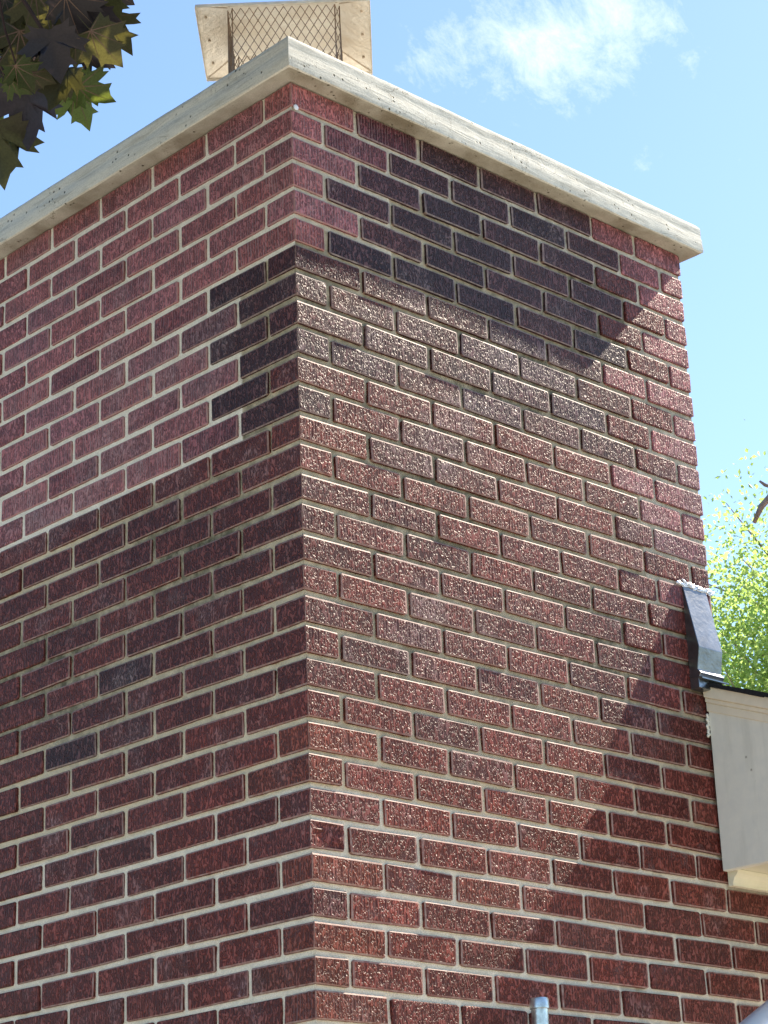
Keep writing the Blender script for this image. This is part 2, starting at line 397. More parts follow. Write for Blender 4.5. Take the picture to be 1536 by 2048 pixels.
def jit(c, a): 
    k = 1+random.uniform(-a, a); h = random.uniform(-.08, .08)
    return (c[0]*k*(1+h), c[1]*k, c[2]*k*(1-h))
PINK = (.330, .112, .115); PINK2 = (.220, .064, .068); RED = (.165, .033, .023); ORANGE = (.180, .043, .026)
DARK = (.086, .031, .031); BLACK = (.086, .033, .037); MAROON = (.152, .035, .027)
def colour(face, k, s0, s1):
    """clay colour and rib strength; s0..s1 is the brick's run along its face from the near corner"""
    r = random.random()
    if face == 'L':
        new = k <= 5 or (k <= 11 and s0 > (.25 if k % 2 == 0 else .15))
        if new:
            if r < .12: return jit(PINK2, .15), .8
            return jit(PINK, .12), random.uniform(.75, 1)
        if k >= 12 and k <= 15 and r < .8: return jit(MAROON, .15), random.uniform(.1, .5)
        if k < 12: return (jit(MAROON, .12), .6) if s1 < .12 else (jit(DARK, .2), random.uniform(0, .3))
        if k >= 22 and s0 < .05 and r < .8: return jit(ORANGE, .15), random.uniform(.25, .7)  # low corner: warm reflected light put into the brick colour
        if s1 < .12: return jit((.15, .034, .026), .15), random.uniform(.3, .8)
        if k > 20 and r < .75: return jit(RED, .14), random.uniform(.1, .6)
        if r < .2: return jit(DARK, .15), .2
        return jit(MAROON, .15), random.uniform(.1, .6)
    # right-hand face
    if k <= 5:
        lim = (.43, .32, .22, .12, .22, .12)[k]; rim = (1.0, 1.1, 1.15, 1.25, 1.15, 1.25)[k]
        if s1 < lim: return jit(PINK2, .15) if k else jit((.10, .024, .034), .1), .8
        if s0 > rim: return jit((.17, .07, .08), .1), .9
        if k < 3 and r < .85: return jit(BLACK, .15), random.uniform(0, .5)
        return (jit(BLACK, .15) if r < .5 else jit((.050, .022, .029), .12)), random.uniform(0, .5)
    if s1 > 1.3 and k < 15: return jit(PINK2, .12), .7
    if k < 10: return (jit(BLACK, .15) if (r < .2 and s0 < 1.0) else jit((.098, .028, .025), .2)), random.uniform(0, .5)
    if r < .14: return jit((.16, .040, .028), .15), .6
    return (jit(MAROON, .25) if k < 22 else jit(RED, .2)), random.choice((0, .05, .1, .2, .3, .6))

def chipped(me0):
    """the same brick with a piece spalled off its front"""
    me = me0.copy(); bm = bmesh.new(); bm.from_mesh(me)
    fr = [f for f in bm.faces if f.normal.y < -.99][0]
    bmesh.ops.subdivide_edges(bm, edges=list(fr.edges), cuts=6, use_grid_fill=True)
    for v in bm.verts:
        if v.co.y < min(w.co.y for w in bm.verts)+.001 and abs(v.co.z) < .022: v.co.x += random.uniform(-.003, .003); v.co.z += random.uniform(-.002, .002)
    x0 = min(v.co.x for v in bm.verts)
    y0 = min(v.co.y for v in bm.verts)
    for v in bm.verts:
        if v.co.y < y0+.003 and v.co.x-x0 > .016 and v.co.x-x0 < .078 and v.co.z < .022-(.018 if v.co.x-x0 < .03 else 0):
            v.co.y += .0042
    bm.to_mesh(me); bm.free(); return me

def make_bricks(specs, parent, origin, limit):
    """specs: (face, k, x0,x1,y0,y1) boxes in wall coordinates, z from the course; biggest in the photograph first"""
    scored = []
    for sp in specs:
        face, k, x0, x1, y0, y1 = sp
        zc = TOP-(k+.5)*H
        if face == 'R': P = [(x0, y0, zc-H/2), (x1, y0, zc-H/2), (x0, y0, zc+H/2), (x1, y0, zc+H/2)]
        elif face == 'L': P = [(x0, y0, zc-H/2), (x0, y1, zc-H/2), (x0, y0, zc+H/2), (x0, y1, zc+H/2)]
        else: P = None
        area = 0
        if P:
            q = [pix(p) for p in P]; cx = sum(a for a, _ in q)/4; cy = sum(a for _, a in q)/4
            xs = [min(max(a, 0), 1536) for a, _ in q]; ys = [min(max(a, 0), 2048) for _, a in q]
            area = (max(xs)-min(xs))*(max(ys)-min(ys))
            if face == 'R' and x0 == 0 and area > 0: area += 1e5
        scored.append((area, sp))
    scored.sort(key=lambda s: -s[0])
    rest = {}
    for i, (area, sp) in enumerate(scored):
        face, k, x0, x1, y0, y1 = sp
        zt = TOP-k*H-J/2 if k else TOP-.003; zb = TOP-(k+1)*H+J/2
        c = Vector(((x0+x1)/2, (y0+y1)/2, (zt+zb)/2)) - Vector(origin)
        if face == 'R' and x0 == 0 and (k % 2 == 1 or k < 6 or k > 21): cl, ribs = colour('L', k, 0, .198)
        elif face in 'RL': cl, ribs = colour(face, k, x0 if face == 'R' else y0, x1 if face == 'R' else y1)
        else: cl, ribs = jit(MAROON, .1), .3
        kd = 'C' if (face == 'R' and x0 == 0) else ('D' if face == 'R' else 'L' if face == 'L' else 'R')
        me = brick_mesh(x1-x0, y1-y0, zt-zb, random.randrange(5), kd)
        push = max(-.0012, min(.0011, random.gauss(0, .0009)))
        rot = (random.gauss(0, .004), random.gauss(0, .004), random.gauss(0, .0025)) if face == 'R' else (random.gauss(0, .004), random.gauss(0, .003), random.gauss(0, .0025))
        c.z += random.uniform(-.0009, .0009)*(k > 0)
        if face == 'R': c.y += push
        elif face == 'L': c.x += push
        if area > 0 and i < limit:
            if face == 'R' and x0 == 0 and k == 25:
                me = chipped(me)
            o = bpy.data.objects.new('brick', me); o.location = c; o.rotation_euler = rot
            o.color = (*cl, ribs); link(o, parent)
        else:
            key = tuple(round(v, 2) for v in cl) if area > 0 else 'x'
            rest.setdefault('new' if (area > 0 and k < 12 and cl[0] > .11) else 'old' if area > 0 else 'far', []).append((me, Matrix.LocRotScale(c, None, None)))
    for key, lst in rest.items():
        V = []; Fc = []
        for me, mx in lst:
            base_i = len(V); V += [mx @ v.co for v in me.vertices]; Fc += [tuple(j+base_i for j in p.vertices) for p in me.polygons]
        o = obj('bricks', mesh('bricks', V, Fc), BR, parent); o['kind'] = 'stuff'; o.color = (*(PINK if key == 'new' else MAROON), .5)

g2 = J/2
chimney = empty('brick_chimney', (0, 0, 0), 'broad dark red brick chimney with pale raked joints under a concrete cap', 'chimney')
specs = []
for k in range(NC):
    ev = k % 2 == 0
    # joints along the front (x) from the near corner
    xs = [0] + ([.198+MOD*i for i in range(5)] if ev else [.0965+MOD*i for i in range(6)])
    ys = [0] + ([.0965+MOD*i for i in range(7)] if ev else [.198+MOD*i for i in range(6)])
    if k < 12: xs += [1.177] if ev else [1.273]
    elif k < 18: xs += [1.155] if ev else [1.29]
    else: xs += [1.213] if ev else []
    if k < 18: xs += [CW]
    ys = [y for y in ys if y < CDEP-.06] + [CDEP]
    for i in range(len(xs)-1):
        a, c = xs[i], xs[i+1]
        if k >= 18 and a > 1.2: continue
        first, last = i == 0, (i == len(xs)-2 and k < 18)
        x0 = a+(0 if first else g2); x1 = c-(0 if last else g2)
        dep = .092
        if (first or last) and not ev: dep = .1925
        specs.append(('R', k, x0+random.uniform(-.0012, .0012)*(not first), x1+random.uniform(-.0012, .0012)*(not last), 0, dep))
    for i in range(1, len(ys)-1):
        y0 = ys[i]+g2; y1 = ys[i+1]-(0 if i == len(ys)-2 else g2)
        if y1-y0 < .05: continue
        specs.append(('L', k, 0, .092, y0+random.uniform(-.0012, .0012), y1+random.uniform(-.0012, .0012)))
    # side away from the camera and back
    yy = .0985 if ev else .199
    while yy < CDEP-.02 and k < 22:
        y1 = min(yy+MOD, CDEP); 
        if y1-yy > .05: specs.append(('B', k, CW-.092, CW, yy+g2, y1-(g2 if y1 < CDEP else 0)))
        yy += MOD
    xx = .0985
    while xx < CW-.12:
        x1 = min(xx+MOD, CW-.0985); 
        if x1-xx > .05: specs.append(('B', k, xx+g2, x1-g2, CDEP-.09, CDEP))
        xx += MOD
make_bricks(specs, chimney, (0, 0, 0), 299)

def n3(x, y, z): return mnoise.noise(Vector((x, y, z)))
def mortar_sheet(name, axis, s0, s1, zb, zt, step, parent, coarse=False, others=None):
    """front of the raked joints: a fine uneven sheet a few millimetres behind the brick faces"""
    ns = max(2, int((s1-s0)/step)+1); nz = max(2, int((zt-zb)/step)+1)
    Sg = np.linspace(s0, s1, ns); Zg = np.linspace(zb, zt, nz)
    V = []; tone = []
    for z in Zg:
        k = (TOP-z)/H
        for s in Sg:
            a = n3(s*9, z*9, 3.1+axis); b_ = n3(s*55, z*55, 7.7+axis); c_ = n3(s*160, z*160, 1.7)
            nl = n3(s*3, z*3, 9.4)
            if axis == 0: new = 1.0 if (k < 6.1 or (k < 12.2 and s > .19)) else 0.0
            else: new = 1.0 if (k < 2.2 or (s > 1.12 and k < 15) or (s < .3 and k < 5.1)) else 0.0
            rec = (.0052 if axis == 0 else .0068) + .0012*a + .0009*b_ + .0006*c_ - (.0012 if new else 0)
            rec = max(rec, .0026) + .010*max(0., n3(s*24, z*9, 31.7)-.38)*(0 if new else 1)
            dirt_shade = 0.
            if axis == 0 and not new:
                band = math.exp(-((k-13.5-s*4)/3.4)**2)*1.0 + math.exp(-((k-18)/3.5)**2)*.6 + (.7 if k < 12 else 0)
                dirt_shade = min(1, band*(.62+.55*nl))*max(0., 1-.35*max(0, s-.6))
            if axis == 1: dirt_shade = min(1, max(0, .80+.5*nl - .02*max(0, k-20)))*(0.6 if new else .9)*(1 if k < 18 else max(.1, 1-(k-18)/7))  # front joints: staining plus painted shade of the deep raking
            if not new and k > 24: new = .55
            tone.append((new if not (axis == 1 and k < 24) else new*.5, max(0, dirt_shade), 0, 1))
            V.append((rec, s, z) if axis == 0 else (s, rec, z))
    F = []
    for j in range(nz-1):
        for i in range(ns-1):
            a = j*ns+i
            F.append((a, a+ns, a+ns+1, a+1) if axis == 0 else (a, a+1, a+ns+1, a+ns))
    me = mesh(name, V, F, True)
    at_ = me.color_attributes.new('tone', 'FLOAT_COLOR', 'POINT'); at_.data.foreach_set('color', np.array(tone, dtype=np.float32).ravel())
    return obj(name, me, MO, parent)
ZV = TOP-2.30
mortar_sheet('mortar_joints', 1, .004, CW-.004, ZV, TOP-.002, .0045, chimney)
mortar_sheet('mortar_joints', 0, .004, CDEP-.004, ZV, TOP-.002, .0045, chimney)
cm = MB(); cm.box((.012, .012, 0), (CW-.006, CDEP-.006, TOP-.004))
core = obj('mortar_core', cm.mesh('mortar_core'), MO, chimney)
cm = MB(); cm.box((.0055, .0055, 0), (CW-.0055, CDEP-.008, ZV+.003))
obj('mortar_core', cm.mesh('mortar_core'), MO, chimney)

# concrete crown of the chimney
def crown():
    oh, hh = .0455, .083
    x0, x1, y0, y1 = -oh, CW+oh, -oh, CDEP+oh
    prof = [(.047, 0.0), (.020, .0), (.006, .0004), (.0012, .003), (0, .010), (.0005, .024), (.0008, .040), (.0022, .0432), (.002, .056), (.0016, .068), (.0026, .075), (.009, .083), (.05, .087), (.20, .092)]
    step = .012
    ring = []
    def run(a, b_):
        n = max(1, int((b_-a).length/step)); return [a.lerp(b_, i/n) for i in range(n)]
    cs_ = [Vector((x0, y0)), Vector((x1, y0)), Vector((x1, y1)), Vector((x0, y1))]
    V = []; F = []; cnt = None
    for pi_, (ins, z) in enumerate(prof):
        cc = [Vector((x0+ins, y0+ins)), Vector((x1-ins, y0+ins)), Vector((x1-ins, y1-ins)), Vector((x0+ins, y1-ins))]
        pts = []
        for q in range(4):
            n = int((cs_[(q+1) % 4]-cs_[q]).length/step); pts += [cc[q].lerp(cc[(q+1) % 4], i/n) for i in range(n)]
        cnt = len(pts)
        for p_ in pts:
            w = n3(p_.x*7, p_.y*7, z*30)*.0016 + n3(p_.x*40, p_.y*40, z*90)*.0008
            wz = n3(p_.x*6, p_.y*6, 5.5)*.0012 + n3(p_.x*45, p_.y*45, 2.5)*.0006
            cdir = Vector((p_.x-CW/2, p_.y-CDEP/2))
            sx_ = w*(1 if cdir.x > 0 else -1); sy_ = w*(1 if cdir.y > 0 else -1)
            V.append((p_.x+sx_, p_.y+sy_, z+wz if 0 < pi_ < 10 else z))
    for j in range(len(prof)-1):
        for i in range(cnt):
            a = j*cnt+i; b_ = j*cnt+(i+1) % cnt; F.append((a, b_, b_+cnt, a+cnt))
    F.append(tuple(range((len(prof)-1)*cnt, len(prof)*cnt)))
    F.append(tuple(range(cnt))[::-1])
    me = mesh('concrete_cap', V, F); smooth_angle(me, 42)
    o = obj('concrete_cap', me, CO, chimney, (0, 0, TOP)); o['label'] = 'pale weathered concrete cap slab overhanging the brickwork'
crown()
# white speck of paint by the corner, under the cap
sp = bmesh.new(); bmesh.ops.create_icosphere(sp, subdivisions=2, radius=.0075)
for v in sp.verts: v.co.y *= .35; v.co *= 1+.25*n3(v.co.x*300, v.co.y*300, v.co.z*300)
me = bpy.data.meshes.new('paint_speck'); sp.to_mesh(me); sp.free()
obj('paint_speck', me, M_PAINT, chimney, (.013, -.001, TOP-.064))

# flue tile and its hood, both set square to the diagonal of the chimney
fc = Vector((.547, .619, TOP)); frot = math.radians(45.7+90)
tm = MB()
def ringbox(mb, w, th, z0, z1):
    for a in range(4):
        ca, sa = math.cos(a*math.pi/2), math.sin(a*math.pi/2)
        pts = [(-w, -w), (w, -w), (w-th, -w+th), (-w+th, -w+th)]
        q = [(x*ca-y*sa, x*sa+y*ca) for x, y in pts]
        mb.add([(x, y, z0) for x, y in q]+[(x, y, z1) for x, y in q], [(3, 2, 1, 0), (4, 5, 6, 7), (0, 1, 5, 4), (1, 2, 6, 5), (2, 3, 7, 6), (3, 0, 4, 7)])
ringbox(tm, .185, .022, 0, .26)
o = obj('flue_tile', bevel(tm.mesh('flue_tile'), .004, 1), M_TILE, chimney, fc+Vector((0, 0, .09))); o.rotation_euler.z = frot

hood = empty('flue_hood', fc+Vector((0, 0, .365)), 'tan metal flue hood with diamond mesh sides on top of the brick chimney', 'chimney hood')
hood.rotation_euler.z = frot; hood.scale = (1, .80, 1)
ZL = .262         # lid height above the hood's base
def lid():
    n = 14; V = []; F = []
    R_ = [(.2275, -.010, 0), (.226, 0, 0), (.216, .004, 1), (.185, .014, 1), (.155, .026, 1), (.146, .029, .3), (.10, .0295, 1), (.05, .030, 1)]
    for r_, dz, wv in R_:
        for q in range(4):
            for i in range(n):
                u = -1+2*i/n
                x, y = r_*u, -r_
                ca, sa = math.cos(q*math.pi/2), math.sin(q*math.pi/2)
                X, Y = x*ca-y*sa, x*sa+y*ca
                V.append((X, Y, ZL+dz + wv*.0035*n3(X*16, Y*16, 2.2) + wv*.0012*n3(X*60, Y*60, .2)))
    c = 4*n
    for j in range(len(R_)-1):
        for i in range(c): F.append((j*c+i, j*c+(i+1) % c, (j+1)*c+(i+1) % c, (j+1)*c+i))
    F.append(tuple(range((len(R_)-1)*c, len(R_)*c)))
    me = mesh('lid', V, F); smooth_angle(me, 7)
    o = obj('lid', me, M_LID, hood)
    sm_ = MB()
    for sx_ in (-1, 1):
        for sy_ in (-1, 1): sm_.tube([(sx_*.222, sy_*.222, ZL), (sx_*.185, sy_*.185, ZL+.0125), (sx_*.148, sy_*.148, ZL+.0275)], .0018, 6)
    for a in range(4):
        for u in (-.14, 0, .14):
            x, y = u, -.205; ca, sa = math.cos(a*math.pi/2), math.sin(a*math.pi/2)
            sm_.tube([(x*ca-y*sa, x*sa+y*ca, ZL+.001), (x*ca-y*sa, x*sa+y*ca, ZL+.007)], .0035, 8)
    obj('seam', sm_.mesh('seam'), M_WIRE2, o)
    md = o.modifiers.new('sheet', 'SOLIDIFY'); md.thickness = .0012; md.offset = 1
lid()
# expanded metal screen: diamonds as bent strands
def screen(w, z0, z1, cx, cy, ang, name='mesh_screen'):
    mb = MB(); cwid, chgt = .0218, .040
    r = .00115
    ca, sa = math.cos(ang), math.sin(ang)
    def P(u, z, d=0): return Vector((cx+u*ca-d*sa, cy+u*sa+d*ca, z))
    nu = int(round(2*w/cwid)); cwid = 2*w/nu; nz = int((z1-z0)/(chgt/2))+1
    for j in range(nz):
        za = z1-j*chgt/2; zb_ = max(z0, za-chgt/2)
        for i in range(-1, nu+1):
            ua = -w+(i+(.5 if j % 2 else 0))*cwid
            for ub in (ua-cwid/2, ua+cwid/2):
                if min(ua, ub) >= -w-1e-5 and max(ua, ub) <= w+1e-5: mb.tube([P(ua, za), P(ub, zb_)], r, 4, False)
    for u in (-w, w): mb.tube([P(u, z0), P(u, z1)], .0016, 6, False)
    mb.tube([P(-w, z0), P(w, z0)], .0016, 6, False)
    return obj(name, mb.mesh(name), M_WIRE, hood)
hw, chf = .147, .012
for a in range(4):
    an = a*math.pi/2
    nx, ny = math.sin(an), -math.cos(an)
    screen(hw-chf, .0, ZL+.026, nx*hw, ny*hw, an)
    an2 = an+math.pi/4; d = (hw*math.sqrt(2)-chf/math.sqrt(2))
    screen(chf*.72, .0, ZL+.026, math.sin(an2)*d, -math.cos(an2)*d, an2)
bs = MB(); ringbox(bs, .150, .002, -.02, .012); ringbox(bs, .195, .012, -.03, -.018); ringbox(bs, .185, .04, -.018, -.014)
obj('base', bs.mesh('base'), M_LID, hood)

# flashing where the roof meets the chimney
fl = bpy.data.objects.new('roof_flashing', None); fl['label'] = 'bent dark metal flashing sealed to the brick with silver caulk'; link(fl, chimney)
fb = MB()
prof = [(.0, -.932), (.0, -1.206), (-.028, -1.206), (-.028, -1.182), (-.036, -1.170), (-.027, -1.160), (-.037, -1.105), (-.003, -.938)]
fb.prism([(y, z+TOP) for y, z in prof][::-1], 1.247, 1.338)
me = fb.mesh('flashing_body')
bmn = bmesh.new(); bmn.from_mesh(me); bmesh.ops.recalc_face_normals(bmn, faces=bmn.faces[:]); bmn.to_mesh(me); bmn.free()
bevel(me, .0012, 1); obj('flashing_body', me, M_BLACKM, fl)
fb = MB(); fb.prism([(y, z+TOP) for y, z in [(-.0, -1.174), (-.042, -1.186), (-.042, -1.183), (-.0, -1.171)]], 1.243, 1.345)
obj('drip_edge', fb.mesh('drip_edge'), M_BLACKM, fl)
# ragged sealant bead: overlapping squashed blobs
sb = bmesh.new()
for i in range(30):
    u = i/29
    mx = Matrix.Translation((1.232+u*.128, -.003-random.random()*.002, TOP-.934+random.uniform(-.006, .005)-.004*u)) @ Matrix.Rotation(random.uniform(-.5, .5), 4, 'Y') @ Matrix.Diagonal((random.uniform(.009, .016), random.uniform(.002, .004), random.uniform(.003, .0055), 1))
    bmesh.ops.create_icosphere(sb, subdivisions=2, radius=1, matrix=mx)
me = bpy.data.meshes.new('sealant_bead'); sb.to_mesh(me); sb.free(); me.polygons.foreach_set('use_smooth', [True]*len(me.polygons))
obj('sealant_bead', me, M_SEAL, fl)

# ------------------------------------------------------------------ house
HX1, EAVE, RK = 5.2, -.44, .383
house = empty('brick_house', (CW, 0, 0), 'red brick house with white boxed eave and dark shingle roof right of the chimney', 'house')
O = Vector((CW, 0, 0))
def hobj(name, mb_or_me, ma, parent=None, w=0, seg=1):
    me = mb_or_me.mesh(name) if isinstance(mb_or_me, MB) else mb_or_me
    if w: bevel(me, w, seg)
    o = obj(name, me, ma, parent or house); 
    if parent is None: o.location = -O
    return o
specs = []
for k in range(18, NC):
    ev = k % 2 == 0
    xs = [1.213+MOD*i for i in range(20)] if ev else [1.3175-MOD+MOD*i for i in range(20)]
    xs = [x for x in xs if x <= HX1]
    for i in range(len(xs)-1):
        a, c = xs[i], xs[i+1]
        if not ev and a < 1.2 and k >= 18: pass
        if a > 2.4 and False: continue
        specs.append(('R', k, a+g2+random.uniform(-.0012, .0012), c-g2+random.uniform(-.0012, .0012), 0, .092))
zroof = lambda y: TOP-1.20+RK*(y if y < 2.8 else 5.6-y)
for k in range(2, NC):          # gable wall behind the chimney
    y = CDEP+.006-(MOD/2 if k % 2 else 0)
    while y < 5.6:
        a, c = max(y, CDEP+.006), min(y+MOD, 5.6); y += MOD
        if c-a > .04 and TOP-k*H < min(zroof(a), zroof(c))-.02: specs.append(('B', k, CW-.007, CW+.085, a+g2, c-g2))
# bricks of the house wall that lie in view are parts, the rest of the wall is one mesh
make_bricks(specs, house, tuple(O), 120)
wm = mortar_sheet('mortar_joints', 1, CW-.003, 2.1, ZV, TOP-17.9*H, .0045, house); wm.location = -O
hb = MB(); hb.box((CW-.006+.003, .009, 0), (HX1, 5.6, TOP-1.22)); hobj('wall', hb, MO)
# gable infill
gb = MB()
zr = lambda y: TOP-1.20+RK*y      # underside of the roof
gb.prism([(.012, TOP-1.24), (5.6, TOP-1.24), (2.8, zr(2.8)-.03)], CW+.002, CW+.09)
hobj('gable', gb, MO)
# roof: deck and shingles
rd = MB()
rd.prism([(EAVE, zr(EAVE)), (-.004, zr(-.004)), (-.004, zr(-.004)+.012), (EAVE, zr(EAVE)+.012)], 1.321, HX1+.3)
rd.prism([(-.004, zr(-.004)), (2.8, zr(2.8)), (2.8, zr(2.8)+.012), (-.004, zr(-.004)+.012)], CW+.004, HX1+.3)
rd.prism([(2.8, zr(2.8)), (6.0, zr(-.4)), (6.0, zr(-.4)+.012), (2.8, zr(2.8)+.012)], CW+.004, HX1+.3)
hobj('roof_deck', rd, M_WOOD)
def shingle_mesh(w, d):
    mb = MB(); mb.box((0, 0, -.004), (w, d, .006)); return bevel(mb.mesh('shingle'), .0015, 1)
smesh = [shingle_mesh(.30, .20), shingle_mesh(.298, .19), shingle_mesh(.20, .20)]
ang = math.atan(RK)
n_s = 0
for r_ in range(14):
    y0 = EAVE-.012+r_*.135
    if y0 > 1.5: break
    xs_ = 1.280 if y0+.17 < -.0 else CW+.006
    if y0 < 0 <= y0+.17: xs_ = 1.280
    off = (r_*7 % 3)*.1
    x = xs_
    first = True
    while x < 3.6:
        me = smesh[2] if (first and r_ % 2) else smesh[(n_s % 2)]
        w_ = .20 if (first and r_ % 2) else .30
        yy = y0 + random.uniform(-.004, .004)
        if yy < 0 and x < CW and yy+.19 > -.004: yy2 = -.195 if False else yy
        if x < CW and yy*1+.19*math.cos(ang) > -.004:
            x += w_+.004; first = False
            continue
        o = bpy.data.objects.new('shingle', me)
        if not me.materials: me.materials.append(M_SHING)
        o.location = Vector((x, yy, zr(yy)+.0135+.002*(n_s % 2)))-O; o.rotation_euler = (ang+.018, random.uniform(-.004, .004), random.uniform(-.006, .006))
        link(o, house); n_s += 1
        x += w_+.004; first = False
# narrow filler course between the last full shingle and the chimney face
f1 = MB(); f1.prism([(-.20, zr(-.20)+.013), (-.0045, zr(-.0045)+.013), (-.0045, zr(-.0045)+.022), (-.20, zr(-.20)+.0225)], 1.280, CW+.004); hobj('shingle', f1, M_SHING)
# remaining roof field past the individually laid shingles
f2 = MB(); f2.prism([(-.44, zr(-.44)+.013), (2.8, zr(2.8)+.013), (2.8, zr(2.8)+.024), (-.44, zr(-.44)+.024)], 3.62, HX1+.32)
f2.prism([(1.4, zr(1.4)+.013), (2.8, zr(2.8)+.013), (2.8, zr(2.8)+.024), (1.4, zr(1.4)+.024)], CW+.006, 3.62)
f2.prism([(2.8, zr(2.8)+.013), (6.03, zr(-.43)+.013), (6.03, zr(-.43)+.024), (2.8, zr(2.8)+.024)], CW+.006, HX1+.32)
hobj('roof_field', f2, M_SHING)
# boxed end of the eave
ZB = TOP-1.643
pb = MB(); pb.prism([(-.006, ZB), (-.006, zr(-.006)-.045), (EAVE+.02, zr(EAVE+.02)-.045), (EAVE+.02, ZB)], 1.300, 1.322)
hobj('eave_end_panel', pb, M_PANEL, w=.002)
tb = MB()   # trim under the shingles: a stepped moulding along the rake
for (d0, d1, xx) in ((.0115, -.018, 1.2885), (-.018, -.030, 1.2935), (-.030, -.052, 1.2965)):
    tb.prism([(EAVE, zr(EAVE)+d1), (EAVE, zr(EAVE)+d0), (-.0035, zr(0)+d0), (-.0035, zr(0)+d1)], xx, 1.32)
hobj('rake_moulding', tb, M_TRIM, w=.0015)
sf = MB(); sf.box((1.323, EAVE+.02, ZB+.004), (HX1, -.002, ZB+.016)); hobj('soffit', sf, M_SOFFIT)
fz = MB(); fz.prism([(-.003, ZB-.033), (-.003, ZB+.003), (-.034, ZB+.003), (-.032, ZB-.006), (-.022, ZB-.014), (-.017, ZB-.026), (-.017, ZB-.033)], 1.322, HX1)
fm = fz.mesh('frieze_moulding'); bmn = bmesh.new(); bmn.from_mesh(fm); bmesh.ops.recalc_face_normals(bmn, faces=bmn.faces[:]); bmn.to_mesh(fm); bmn.free()
hobj('frieze_moulding', fm, M_SOFFIT)
fa = MB(); fa.box((1.300, EAVE, ZB), (HX1+.3, EAVE+.018, zr(EAVE)-.004)); hobj('fascia', fa, M_TRIM, w=.001)
gu = MB(); zg = zr(EAVE)-.02
gu.prism([(EAVE-.001, zg-.10), (EAVE-.001, zg), (EAVE-.004, zg), (EAVE-.004, zg-.097), (EAVE-.09, zg-.097), (EAVE-.12, zg-.03), (EAVE-.12, zg), (EAVE-.123, zg), (EAVE-.123, zg-.03), (EAVE-.092, zg-.10)], 1.30, HX1+.3)
hobj('gutter', gu, M_TRIM)
# caulk smear where the moulding meets the brick
cb = bmesh.new()
for i in range(14):
    mx = Matrix.Translation((1.297+random.uniform(-.004, .004), -.004, TOP-1.262-i*.004)) @ Matrix.Diagonal((random.uniform(.003, .006), .004, random.uniform(.003, .006), 1))
    bmesh.ops.create_icosphere(cb, subdivisions=1, radius=1, matrix=mx)
me = bpy.data.meshes.new('caulk'); cb.to_mesh(me); cb.free(); me.polygons.foreach_set('use_smooth', [True]*len(me.polygons))
o = obj('caulk', me, M_PANEL, house); o.location = -O

# ------------------------------------------------------------------ pipes against the wall
cx_, cy_, zt_ = .560, -.070, TOP-1.998
cp = empty('conduit_pipe', (cx_, cy_, .03), 'galvanised upright pipe with a short cap in front of the brick wall', 'pipe')
pt = MB(); pt.tube([(0, 0, 0), (0, 0, zt_-.055)], .0178, 24); pm_ = pt.mesh('pipe'); smooth_angle(pm_); obj('pipe', pm_, M_GALV, cp)
pt = MB(); pt.tube([(0, 0, zt_-.056), (0, 0, zt_-.0545), (0, 0, zt_-.036), (0, 0, zt_-.033)], [.0185, .0205, .0205, .0190], 24); pm_ = pt.mesh('cap'); smooth_angle(pm_); obj('cap', pm_, M_GALV, cp)

dp = empty('downspout', (.86, -.17, .03), 'light grey round downpipe slanting across the brick wall below the eave', 'downspout')
A = at(1465, 2064, 4.68); B = at(1590, 1960, 5.0)
dirv = (B-A).normalized()
rr = .040
off = -UP*rr*1.35 - RT*rr*.2
A2 = A+off; B2 = B+off
lo = A2-dirv*.30; hi = B2+dirv*.55
base_l = Vector((.86, -.17, .03))
path = [Vector((lo.x-.05, lo.y, .04)), Vector((lo.x-.05, lo.y, lo.z-.12)), Vector((lo.x-.035, lo.y, lo.z-.05)), lo, lo.lerp(hi, .5), hi, hi+Vector((.06, -.01, .07)), Vector((hi.x+.08, hi.y-.02, zg-.09))]
dp.location = (path[0].x, path[0].y, .03)
pt = MB(); pt.tube([p_-dp.location for p_ in path], rr, 32); pm_ = pt.mesh('pipe'); smooth_angle(pm_, 50); obj('pipe', pm_, M_PIPEW, dp)
q = lo.lerp(hi, .9)-dp.location
pt = MB(); pt.tube([q-dirv*.03, q-dirv*.028, q+dirv*.028, q+dirv*.03], [rr*1.0, rr*1.08, rr*1.08, rr*1.0], 32); pm_ = pt.mesh('coupling'); smooth_angle(pm_); obj('coupling', pm_, M_PIPEW, dp)

